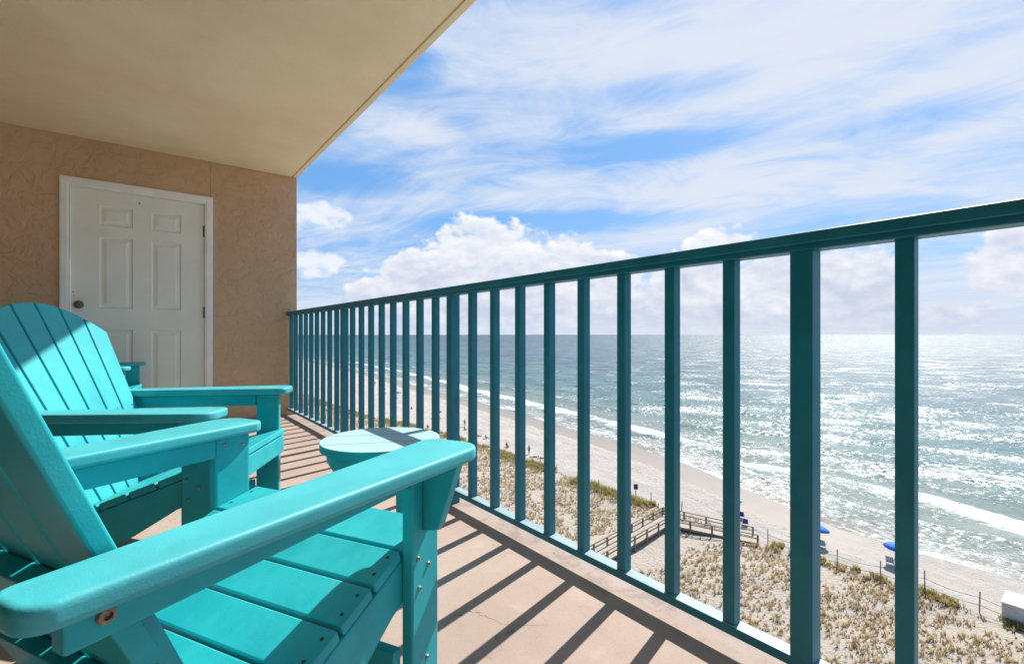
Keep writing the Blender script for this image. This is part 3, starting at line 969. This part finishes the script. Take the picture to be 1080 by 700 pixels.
# ------------------------------------------------------------------ dune grass
def grass(name, pts, hgt, cols, seed, blades=(9, 16)):
    r = np.random.default_rng(seed)
    V_, F_, C_, H_ = [], [], [], []
    base = 0
    for (x, y, s) in pts:
        z = gz(x, y) - 0.03
        nb = int(r.integers(*blades))
        tone = r.random()
        lean = np.array([-0.45, 0.20]) * (0.4 + r.random())
        for _ in range(nb):
            a = r.random() * 6.283; h = hgt * s * (0.5 + 0.7 * r.random())
            ox, oy = np.cos(a) * 0.07 * s, np.sin(a) * 0.07 * s
            w = 0.011 + 0.016 * r.random()
            tx, ty = np.cos(a) * 0.33 * h + lean[0] * h, np.sin(a) * 0.33 * h + lean[1] * h
            px_, py_ = -np.sin(a + r.random()) * w, np.cos(a + r.random()) * w
            V_ += [(x + ox - px_, y + oy - py_, z), (x + ox + px_, y + oy + py_, z),
                   (x + ox + tx * 0.45 + px_ * 0.8, y + oy + ty * 0.45 + py_ * 0.8, z + h * 0.62), (x + ox + tx * 0.45 - px_ * 0.8, y + oy + ty * 0.45 - py_ * 0.8, z + h * 0.62),
                   (x + ox + tx, y + oy + ty, z + h * 0.95)]
            F_ += [(base, base + 1, base + 2, base + 3), (base + 3, base + 2, base + 4)]
            t = min(1, max(0, tone + 0.25 * (r.random() - 0.5)))
            C_ += [t] * 5; H_ += [0, 0, 0.62, 0.62, 1.0]
            base += 5
    me = bpy.data.meshes.new(name); me.from_pydata(V_, [], F_)
    a = me.attributes.new('tone', 'FLOAT', 'POINT'); a.data.foreach_set('value', np.array(C_, np.float32))
    a = me.attributes.new('along', 'FLOAT', 'POINT'); a.data.foreach_set('value', np.array(H_, np.float32))
    m, nt, b = mat(name + '_blades')
    t = attr(nt, 'tone')
    c = mixc(nt, t.smooth(0.0, 0.6), cols[0], cols[1]); c = mixc(nt, t.smooth(0.6, 1.0), c, cols[2])
    c = mixc(nt, attr(nt, 'along').smooth(0.45, 0.0) * 0.55, c, (0.10, 0.07, 0.04))   # shade at the tuft's foot painted into the blades
    setc(nt, b, 'Base Color', c); b.inputs['Roughness'].default_value = 0.6
    tr = nt.nodes.new('ShaderNodeBsdfTranslucent'); nt.links.new(c.s, tr.inputs[0])
    mx = nt.nodes.new('ShaderNodeMixShader'); mx.inputs[0].default_value = 0.5
    nt.links.new(b.outputs[0], mx.inputs[1]); nt.links.new(tr.outputs[0], mx.inputs[2])
    nt.links.new(mx.outputs[0], nt.nodes['Material Output'].inputs[0])
    me.materials.append(m)
    o = bpy.data.objects.new(name, me); COL.objects.link(o)
    tag(o, kind='stuff')
    return o


def in_path(x, y):
    # bare sand round the boardwalk and the footpath beside it
    if 31 < x < 46.8 and 26.9 + 0.6 * math.sin(x * 0.9) + 0.35 * math.sin(x * 2.3) < y < 35.2: return True
    if 45 < x < 53 and abs(y - (31 - (x - 48) * 1.75)) < 2.4: return True
    return False


pts = []
tries = 0
yy = rng.random(40000); xx = rng.random(40000); ss = rng.random(40000)
for i in range(20000):
    y = 2 + 78 * yy[i] ** 1.1
    x0 = max(27, 33 - 0.0 * y) if y < 60 else 30
    de = float(dune(y))
    x = x0 + (de - x0 - 0.2) * xx[i]
    if in_path(x, y): continue
    clump = float(vnoise(np.array(x), np.array(y), 2.2, 7.0))
    if clump < -0.30 - 0.3 * ss[i]: continue
    if float(vnoise(np.array(x), np.array(y), 5.5, 3.0)) + 0.35 * float(vnoise(np.array(x), np.array(y), 1.1, 8.0)) < -0.28 - 0.5 * rng.random(): continue
    if rng.random() < 0.36: continue
    pts.append((x, y, (0.38 + 0.80 * ss[i] ** 2) * (1.0 + 0.6 * math.exp(-((de - x) / 2.2) ** 2))))
for i in range(4200):
    y = 75 + 110 * yy[15000 + i] ** 1.2; de = float(dune(y)); x = 32 + (de - 32) * xx[15000 + i]
    pts.append((x, y, 0.7 + 0.6 * ss[15000 + i]))
grass('dune_grass', pts, 0.46, ((0.44, 0.32, 0.16), (0.56, 0.43, 0.24), (0.33, 0.28, 0.11)), 3)
# thicker greener growth along the seaward dune edge
pts = []
for i in range(3400):
    y = 34 + 130 * rng.random() ** 1.3
    de = float(dune(y)); x = de - abs(rng.normal()) * (1.3 + 0.018 * max(0, y - 60)) + 0.3
    if float(vnoise(np.array(x * 0.4), np.array(y), 3.2, 2.0)) < -0.15: continue
    if in_path(x, y): continue
    pts.append((x, y, 0.7 + 0.6 * rng.random()))
for i in range(900):
    y = 2.5 + 20 * rng.random(); de = float(dune(y)); x = de - abs(rng.normal()) * 0.8
    if float(vnoise(np.array(x * 0.3), np.array(y), 1.5, 5.0)) < -0.05: continue
    pts.append((x, y, 0.45 + 0.4 * rng.random()))
grass('beach_scrub', pts, 0.70, ((0.44, 0.33, 0.10), (0.36, 0.31, 0.09), (0.20, 0.22, 0.06)), 5, (10, 16))

# ------------------------------------------------------------------ boardwalk
M_WOOD = m_plain('weathered_timber', (0.23, 0.175, 0.12), 0.8, var=0.35, nscale=3.0, bstr=0.3, bscale=20, bdist=0.01)
M_DECK = m_plain('bleached_deck_boards', (0.40, 0.33, 0.265), 0.85, var=0.25, nscale=4.0, bstr=0.3, bscale=20, bdist=0.01)
bw = empty('boardwalk', (48, 31, gz(48, 31)))
tag(bw, 'weathered wooden boardwalk with double handrails bending down to the beach', 'boardwalk')
BZ = GZ - gz(48, 31)
bo = Vector((48, 31, gz(48, 31)))


def P3d(x, y, h): return Vector((x, y, GZ + h)) - bo


FAR = [(20.0, 29.6, 1.6), (35.0, 31.8, 1.55), (49.0, 33.6, 1.5), (52.9, 24.9, 0.95)]
NEAR = [(20.0, 27.8, 1.6), (34.9, 30.0, 1.55), (47.0, 31.4, 1.5), (51.2, 23.6, 0.95)]


def bar(g, a, b, w, h):
    """a timber of section w (across) by h (up) between two points"""
    a = Vector(a); b = Vector(b); d = b - a; L = d.length
    q = d.to_track_quat('X', 'Z').to_matrix().to_4x4()
    g.box(0, L, -w / 2, w / 2, -h / 2, h / 2, 0, 0.0, 2, Matrix.Translation(a) @ q)


for line in (FAR, NEAR):
    g = Geo()
    for (x0, y0, h0), (x1, y1, h1) in zip(line, line[1:]):
        for off, hh in ((0.0, 0.09), (-0.38, 0.10)):
            bar(g, P3d(x0, y0, h0 + off), P3d(x1, y1, h1 + off), 0.09, hh)
    g.build('handrail', M_WOOD, bw, smooth=False)
for line in (FAR, NEAR):
    for (x0, y0, h0), (x1, y1, h1) in zip(line, line[1:]):
        L = math.hypot(x1 - x0, y1 - y0); n = max(1, round(L / 2.35))
        for k in range(0 if line[0][0] == x0 else 1, n + 1):
            t = k / n; x = x0 + (x1 - x0) * t; y = y0 + (y1 - y0) * t
            if x < 30: continue
            h = h0 + (h1 - h0) * t
            g = Geo(); p = P3d(x, y, 0)
            g.box(p.x - 0.075, p.x + 0.075, p.y - 0.075, p.y + 0.075, gz(x, y) - GZ + p.z - 0.1, p.z + h + 0.03)
            g.build('post', M_WOOD, bw, smooth=False)
g = Geo()
for (a, b_) in zip(list(zip(FAR, NEAR)), list(zip(FAR, NEAR))[1:]):
    (f0, n0), (f1, n1) = a, b_
    L = math.hypot(f1[0] - f0[0], f1[1] - f0[1]); n = int(L / 0.19)
    for k in range(n):
        t0 = (k + 0.04) / n; t1 = (k + 0.96) / n
        q = []
        for (P, Q, t) in ((f0, f1, t0), (f0, f1, t1), (n0, n1, t1), (n0, n1, t0)):
            q.append(P3d(P[0] + (Q[0] - P[0]) * t, P[1] + (Q[1] - P[1]) * t, P[2] + (Q[2] - P[2]) * t - 0.88))
        vs = [tuple(v) for v in q] + [(v.x, v.y, v.z - 0.045) for v in q]
        g.add(vs, [[0, 1, 2, 3], [7, 6, 5, 4], [0, 4, 5, 1], [1, 5, 6, 2], [2, 6, 7, 3], [3, 7, 4, 0]])
g.build('deck', M_DECK, bw, smooth=False)
g = Geo()
for line, s in ((FAR, -1), (NEAR, 1)):
    for (x0, y0, h0), (x1, y1, h1) in zip(line, line[1:]):
        bar(g, P3d(x0, y0 + 0.09 * s, h0 - 1.04), P3d(x1, y1 + 0.09 * s, h1 - 1.04), 0.06, 0.22)
g.build('joist', M_WOOD, bw, smooth=False)

# ------------------------------------------------------------------ rope fence and stakes along the dune
M_ROPE = m_plain('grey_rope', (0.16, 0.14, 0.12), 0.9, bstr=0)
fx = [(51.7, 22.8), (52.0, 19.7), (51.9, 16.6), (52.5, 13.4), (52.9, 10.4), (52.5, 7.0), (52.4, 3.6), (52.0, 0.2), (51.5, -3.2)]
fence = empty('dune_fence', (52.5, 13.4, gz(52.5, 13.4)))
tag(fence, 'thin post and rope fence along the foot of the dune right of the boardwalk', 'fence')
fo_ = Vector(fence.location)
tops = []
for k, (x, y) in enumerate(fx):
    z = gz(x, y); g = Geo(); tilt = 0.05 * math.sin(k * 2.1)
    g.tube(Vector((x, y, z - 0.2)) - fo_, Vector((x + tilt, y + tilt, z + 1.75 + 0.12 * math.sin(k * 3.3))) - fo_, 0.045, 8)
    g.build('post', M_WOOD, fence, angle=60)
    tops.append(Vector((x, y, z)))
for h in (1.15, 0.55):
    g = Geo()
    for a, b_ in zip(tops, tops[1:]):
        prev = None
        for q in range(7):
            t = q / 6; p = a.lerp(b_, t) + Vector((0, 0, h - 0.16 * math.sin(math.pi * t))) - fo_
            if prev is not None: g.tube(prev, p, 0.022, 5)
            prev = p
    g.build('rope', M_ROPE, fence, wn=False)

stakes = [((54.3, 68.0), 1.0), ((53.9, 61.1), 1.35), ((53.4, 56.4), 0.9), ((52.1, 46.5), 1.1), ((52.0, 37.4), 1.7), ((51.2, 35.8), 0.9), ((51.9, 34.9), 1.5), ((53.4, 33.9), 1.2)]
g = Geo(); g.tube((0, 0, -0.25), (0.03, 0.02, 1.0), 0.055, 7, 0, 0.05)
me_st = g.build('fence_stake', M_WOOD, angle=60)
SLAB = ['weathered stake in the scrub beside two sunbathers lying on the sand', 'upright stake just behind the standing beachgoer, at the scrub edge', 'short leaning stake in the scrub by the dune edge, between two railing bars',
        'grey stake in yellow scrub at the dune edge, landward of the signpost', 'tall dark stake midway between the signpost and the boardwalk bend',
        'short stake in the grass right beside the boardwalk bend', 'stake rising just behind the boardwalk rail at the bend', 'stake on open sand seaward of the boardwalk bend']
for i, ((x, y), h) in enumerate(stakes):
    o = me_st
    if i: o = me_st.copy(); COL.objects.link(o)
    o.location = (x, y, gz(x, y)); o.scale = (1, 1, h); o.rotation_euler = (0.05 * math.sin(i * 2), 0.06 * math.cos(i * 3), i)
    tag(o, SLAB[i], 'stake', 'old fence stakes along the dune edge')

M_SIGN = m_plain('dark_sign_back', (0.06, 0.05, 0.045), 0.7, bstr=0)
sign = empty('beach_sign', (51.9, 39.75, gz(51.9, 39.75)))
tag(sign, 'small dark sign on a thin post standing at the dune edge', 'sign')
sign.rotation_euler = (0, 0, R(-46))
g = Geo(); g.box(-0.05, 0.05, -0.05, 0.05, -0.2, 2.1); g.build('post', M_WOOD, sign, smooth=False)
g = Geo(); g.box(-0.27, 0.27, -0.075, -0.052, 1.50, 2.2, bev=0.01); g.build('sign_board', M_SIGN, sign, smooth=False)

# low rendered wall at the right end of the dune
M_RENDER = m_plain('pale_render', (0.56, 0.50, 0.44), 0.85, var=0.12, nscale=1.2, bstr=0.2, bscale=15, bdist=0.01)
g = Geo()
g.box(0, 2.6, -9.0, 0, -0.5, 1.35, 0, 0.02)
g.box(-0.05, 2.65, -9.05, 0.05, 1.352, 1.45, 0, 0.015)
ow = g.build('concrete_wall', M_RENDER, smooth=False, loc=(52.4, 5.75, gz(52.9, 5.0) + 0.0))
tag(ow, 'low pale rendered wall block at the sand edge on the far right', 'wall')

# ------------------------------------------------------------------ beach umbrellas and chairs
M_BLUE = m_plain('blue_canvas', (0.015, 0.17, 0.62), 0.7, var=0.1, nscale=2.0, bstr=0)
M_TEALC = m_plain('aqua_canvas', (0.08, 0.55, 0.62), 0.7, var=0.1, nscale=2.0, bstr=0)
M_NAVY = m_plain('navy_canvas', (0.015, 0.04, 0.22), 0.7, var=0.1, nscale=2.0, bstr=0)
M_WHITE = m_plain('white_frame', (0.75, 0.75, 0.73), 0.5, var=0.05, bstr=0)


def make_umbrella(m_canvas):
    root = empty('beach_umbrella', (0, 0, 0))
    g = Geo(); g.tube((0, 0, -0.3), (0, 0, 2.12), 0.022, 8); g.build('pole', M_WHITE, root, angle=60)
    g = Geo(); n = 8; prof = [(0.02, 2.14), (0.45, 2.05), (0.80, 1.88), (1.05, 1.64)]
    vs = []; fs = []
    for r_, z in prof:
        for i in range(n * 2):
            t = math.pi * i / n; k = 1.0 if i % 2 == 0 else 0.955
            vs.append((r_ * k * math.cos(t), r_ * k * math.sin(t), z - (0.0 if i % 2 == 0 else 0.03 * r_)))
    m_ = n * 2
    for k in range(len(prof) - 1):
        for i in range(m_): fs.append([k * m_ + i, k * m_ + (i + 1) % m_, (k + 1) * m_ + (i + 1) % m_, (k + 1) * m_ + i])
    fs.append(list(range(m_)))
    g.add(vs, fs)
    c = g.build('canopy', m_canvas, root, angle=60, wn=False)
    sd = c.modifiers.new('cloth', 'SOLIDIFY'); sd.thickness = 0.012
    return root


UMB = [((56.0, 19.75), 'blue', 'bright blue beach umbrella beside the thick railing post, a striped chair beneath'),
       ((57.4, 13.6), 'blue', 'bright blue beach umbrella standing furthest right on the sand'),
       ((57.6, 29.3), 'aqua', 'aqua beach umbrella peeping past a bar beyond the boardwalk'),
       ((62.6, 112.0), 'blue', 'small blue umbrella above people sitting far along the beach'),
       ((72.4, 171.0), 'blue', 'distant blue umbrella nearer the water, left one of the far pair'),
       ((71.6, 156.5), 'blue', 'distant blue umbrella nearer the water, right one of the far pair')]
protoU = {}
for (x, y), k, lab in UMB:
    if k not in protoU:
        o = make_umbrella(M_BLUE if k == 'blue' else M_TEALC); protoU[k] = o
    else: o = copy_tree(protoU[k])
    o.location = (x, y, gz(x, y)); o.rotation_euler = (R(4), R(-5), random.random() * 6)
    tag(o, lab, 'umbrella', 'umbrellas on the beach')


def m_stripe():
    m, nt, b = mat('blue_white_stripe')
    x, y, z = sep(nt, obj_co(nt))
    s = ((y + z * 0.0 + 10.0) * 7.4)._m('FRACT')._m('GREATER_THAN', 0.5)
    setc(nt, b, 'Base Color', mixc(nt, s, (0.02, 0.05, 0.22), (0.75, 0.76, 0.78))); b.inputs['Roughness'].default_value = 0.8
    return m


M_STRIPE = m_stripe()


def make_bchair(m_sling):
    root = empty('beach_chair', (0, 0, 0))
    g = Geo()
    for s in (-0.29, 0.29):
        g.tube((0.42, s, 0.0), (-0.30, s, 0.42), 0.016, 6); g.tube((-0.36, s, 0.0), (0.36, s, 0.40), 0.016, 6)
        g.tube((-0.28, s, 0.28), (-0.66, s, 0.98), 0.016, 6); g.tube((-0.42, s, 0.56), (0.34, s, 0.54), 0.022, 6)
        g.tube((0.34, s, 0.54), (0.36, s, 0.40), 0.016, 6)
    g.tube((-0.66, -0.29, 0.98), (-0.66, 0.29, 0.98), 0.016, 6); g.tube((0.40, -0.29, 0.38), (0.40, 0.29, 0.38), 0.016, 6)
    g.build('frame', M_WHITE, root, angle=60)
    g = Geo(); g.add([(-0.29, -0.27, 0.30), (0.40, -0.27, 0.385), (0.40, 0.27, 0.385), (-0.29, 0.27, 0.30),
                      (-0.29, -0.27, 0.275), (0.40, -0.27, 0.36), (0.40, 0.27, 0.36), (-0.29, 0.27, 0.275)],
                     [[0, 1, 2, 3], [7, 6, 5, 4], [0, 4, 5, 1], [1, 5, 6, 2], [2, 6, 7, 3], [3, 7, 4, 0]])
    g.build('seat', m_sling, root, smooth=False)
    g = Geo(); g.add([(-0.29, -0.27, 0.31), (-0.645, -0.27, 0.97), (-0.645, 0.27, 0.97), (-0.29, 0.27, 0.31),
                      (-0.32, -0.27, 0.30), (-0.675, -0.27, 0.96), (-0.675, 0.27, 0.96), (-0.32, 0.27, 0.30)],
                     [[0, 1, 2, 3], [7, 6, 5, 4], [0, 4, 5, 1], [1, 5, 6, 2], [2, 6, 7, 3], [3, 7, 4, 0]])
    g.build('backrest', m_sling, root, smooth=False)
    return root


BCH = [((55.9, 19.2), 's', 10, 'blue and white striped beach chair under the umbrella by the thick post'),
       ((57.0, 13.8), 's', 8, 'striped beach chair under the blue umbrella furthest right on the sand'),
       ((57.3, 28.3), 'n', 20, 'navy beach chair farther from the boardwalk end'),
       ((55.3, 26.9), 'n', 25, 'navy beach chair closest to the boardwalk end rail')]
protoC = {}
for (x, y), k, rz, lab in BCH:
    if k not in protoC:
        o = make_bchair(M_STRIPE if k == 's' else M_NAVY); protoC[k] = o
    else: o = copy_tree(protoC[k])
    o.location = (x, y, gz(x, y)); o.rotation_euler = (0, 0, R(rz))
    tag(o, lab, 'beach chair', 'folding chairs on the beach')


# ------------------------------------------------------------------ people on the beach
M_SKIN = m_plain('tanned_skin', (0.36, 0.20, 0.13), 0.6, var=0.1, bstr=0)
M_HAIR = m_plain('dark_hair', (0.03, 0.02, 0.015), 0.7, bstr=0)
SUITS = [m_plain('swimwear_' + n, c, 0.7, bstr=0) for n, c in (('black', (0.02, 0.02, 0.025)), ('red', (0.45, 0.03, 0.03)), ('navy', (0.02, 0.03, 0.12)), ('green', (0.03, 0.16, 0.08)))]


def figure(joints, bones, radii, name, suit, head):
    me = bpy.data.meshes.new(name)
    keys = list(joints); ix = {k: i for i, k in enumerate(keys)}
    me.from_pydata([joints[k] for k in keys], [(ix[a], ix[b]) for a, b in bones], [])
    o = bpy.data.objects.new(name, me); COL.objects.link(o)
    sk = o.modifiers.new('skin', 'SKIN'); sk.use_smooth_shade = True
    for k in keys:
        v = me.skin_vertices[0].data[ix[k]]; v.radius = (radii[k], radii[k]); v.use_root = (k == 'pelvis')
    sub = o.modifiers.new('sub', 'SUBSURF'); sub.levels = 1; sub.render_levels = 1
    dg = bpy.context.evaluated_depsgraph_get(); dg.update()
    new = bpy.data.meshes.new_from_object(o.evaluated_get(dg))
    COL.objects.unlink(o); bpy.data.objects.remove(o)
    new.materials.clear()
    for m in (M_SKIN, SUITS[suit]): new.materials.append(m)
    pel = Vector(joints['pelvis']); che = Vector(joints['chest'])
    for p in new.polygons:
        c = Vector(p.center)
        if (c - pel).length < 0.20: p.material_index = 1
    new.shade_smooth()
    ob = bpy.data.objects.new('person', new); COL.objects.link(ob)
    g = Geo(); h = Vector(joints['head'])
    bmesh.ops.create_icosphere(g.bm, subdivisions=2, radius=0.108, matrix=Matrix.Translation(h + Vector(head)))
    hair = g.build('hair', M_HAIR, ob, wn=False, angle=80)
    return ob


BONES = [('pelvis', 'waist'), ('waist', 'chest'), ('chest', 'neck'), ('neck', 'head'), ('pelvis', 'hipL'), ('hipL', 'kneeL'), ('kneeL', 'ankL'), ('ankL', 'toeL'),
         ('pelvis', 'hipR'), ('hipR', 'kneeR'), ('kneeR', 'ankR'), ('ankR', 'toeR'), ('chest', 'shL'), ('shL', 'elL'), ('elL', 'haL'), ('chest', 'shR'), ('shR', 'elR'), ('elR', 'haR')]
RAD = dict(pelvis=0.13, waist=0.115, chest=0.13, neck=0.055, head=0.095, hipL=0.09, hipR=0.09, kneeL=0.06, kneeR=0.06, ankL=0.04, ankR=0.04, toeL=0.035, toeR=0.035,
           shL=0.06, shR=0.06, elL=0.043, elR=0.043, haL=0.035, haR=0.035)
STAND = dict(pelvis=(0, 0, 0.92), waist=(0, 0, 1.10), chest=(0.01, 0, 1.32), neck=(0.01, 0, 1.48), head=(0.03, 0, 1.63), hipL=(0, 0.10, 0.86), kneeL=(0.05, 0.12, 0.48), ankL=(-0.02, 0.13, 0.07), toeL=(0.14, 0.15, 0.035),
             hipR=(0, -0.10, 0.86), kneeR=(0.0, -0.11, 0.48), ankR=(-0.08, -0.12, 0.07), toeR=(0.08, -0.14, 0.035), shL=(0, 0.20, 1.40), elL=(-0.03, 0.25, 1.12), haL=(0.08, 0.24, 0.88), shR=(0, -0.20, 1.40), elR=(-0.02, -0.26, 1.12), haR=(0.12, -0.22, 0.92))
SIT = dict(pelvis=(0, 0, 0.13), waist=(-0.05, 0, 0.30), chest=(-0.08, 0, 0.50), neck=(-0.06, 0, 0.66), head=(-0.03, 0, 0.80), hipL=(0.06, 0.10, 0.12), kneeL=(0.36, 0.14, 0.42), ankL=(0.62, 0.13, 0.07), toeL=(0.76, 0.14, 0.04),
           hipR=(0.06, -0.10, 0.12), kneeR=(0.40, -0.14, 0.34), ankR=(0.72, -0.13, 0.07), toeR=(0.86, -0.14, 0.05), shL=(-0.08, 0.20, 0.58), elL=(-0.02, 0.27, 0.34), haL=(0.20, 0.20, 0.33), shR=(-0.08, -0.20, 0.58), elR=(-0.22, -0.26, 0.32), haR=(-0.32, -0.24, 0.05))
LIE = dict(pelvis=(0, 0, 0.13), waist=(-0.18, 0, 0.12), chest=(-0.40, 0, 0.14), neck=(-0.57, 0, 0.14), head=(-0.72, 0, 0.16), hipL=(0.06, 0.10, 0.11), kneeL=(0.44, 0.13, 0.20), ankL=(0.84, 0.12, 0.06), toeL=(0.92, 0.13, 0.16),
           hipR=(0.06, -0.10, 0.11), kneeR=(0.46, -0.12, 0.09), ankR=(0.88, -0.12, 0.06), toeR=(0.95, -0.14, 0.16), shL=(-0.46, 0.20, 0.12), elL=(-0.26, 0.30, 0.07), haL=(-0.02, 0.27, 0.06), shR=(-0.46, -0.20, 0.12), elR=(-0.66, -0.32, 0.07), haR=(-0.78, -0.14, 0.10))
POSES = {'stand': (STAND, (-0.015, 0, 0.03)), 'sit': (SIT, (-0.02, 0, 0.025)), 'lie': (LIE, (-0.025, 0, 0.0))}
PEOPLE = [((56.5, 67.2), 'stand', 0, 200, 'dark figure standing on the sand above two people lying down'),
          ((55.9, 65.0), 'lie', 0, 150, 'sunbather lying in dark swimwear, left one at the feet of the standing figure'),
          ((56.3, 63.6), 'lie', 2, 165, 'sunbather lying on the sand, right one near the standing figure'),
          ((57.0, 74.6), 'sit', 0, 30, 'seated beachgoer in black swimwear, left one of a pair facing the water'),
          ((56.4, 73.6), 'sit', 1, 40, 'seated beachgoer in red swimwear, right one of a pair facing the water'),
          ((57.9, 83.0), 'sit', 2, 10, 'seated person in navy swimwear with one stretched beside'),
          ((58.2, 86.3), 'lie', 0, 120, 'person lying on the sand just beyond the end of the near chair arm'),
          ((59.2, 93.4), 'sit', 1, 20, 'person in red swimwear sitting just right of the middle railing post'),
          ((61.6, 97.2), 'stand', 3, 80, 'person standing behind the one in red swimwear'),
          ((53.6, 100.8), 'sit', 2, 60, 'person sitting close to the dune grass, seen above the round table'),
          ((61.9, 110.4), 'sit', 1, 0, 'person in red sitting under the small blue umbrella'),
          ((63.7, 129.8), 'sit', 0, 30, 'lone dark sitter on the open sand between thin bars'),
          ((76.0, 136.2), 'sit', 0, 0, 'sitter near the wet sand, left of the middle railing post'),
          ((81.3, 201.0), 'stand', 0, 90, 'tiny figure standing at the water far along the beach'),
          ((84.0, 209.0), 'stand', 2, 70, 'tiny figure in navy near the far water edge'),
          ((72.2, 169.3), 'sit', 2, 10, 'person sitting beneath the left one of the far umbrellas')]
protoP = {}
for (x, y), pose, suit, rz, lab in PEOPLE:
    key = (pose, suit)
    if key not in protoP:
        J, hd = POSES[pose]; o = figure(J, BONES, RAD, 'person', suit, hd); protoP[key] = o
    else: o = copy_tree(protoP[key])
    o.location = (x, y, gz(x, y) - 0.01); o.rotation_euler = (0, 0, R(rz))
    tag(o, lab, 'person', 'people on the beach')
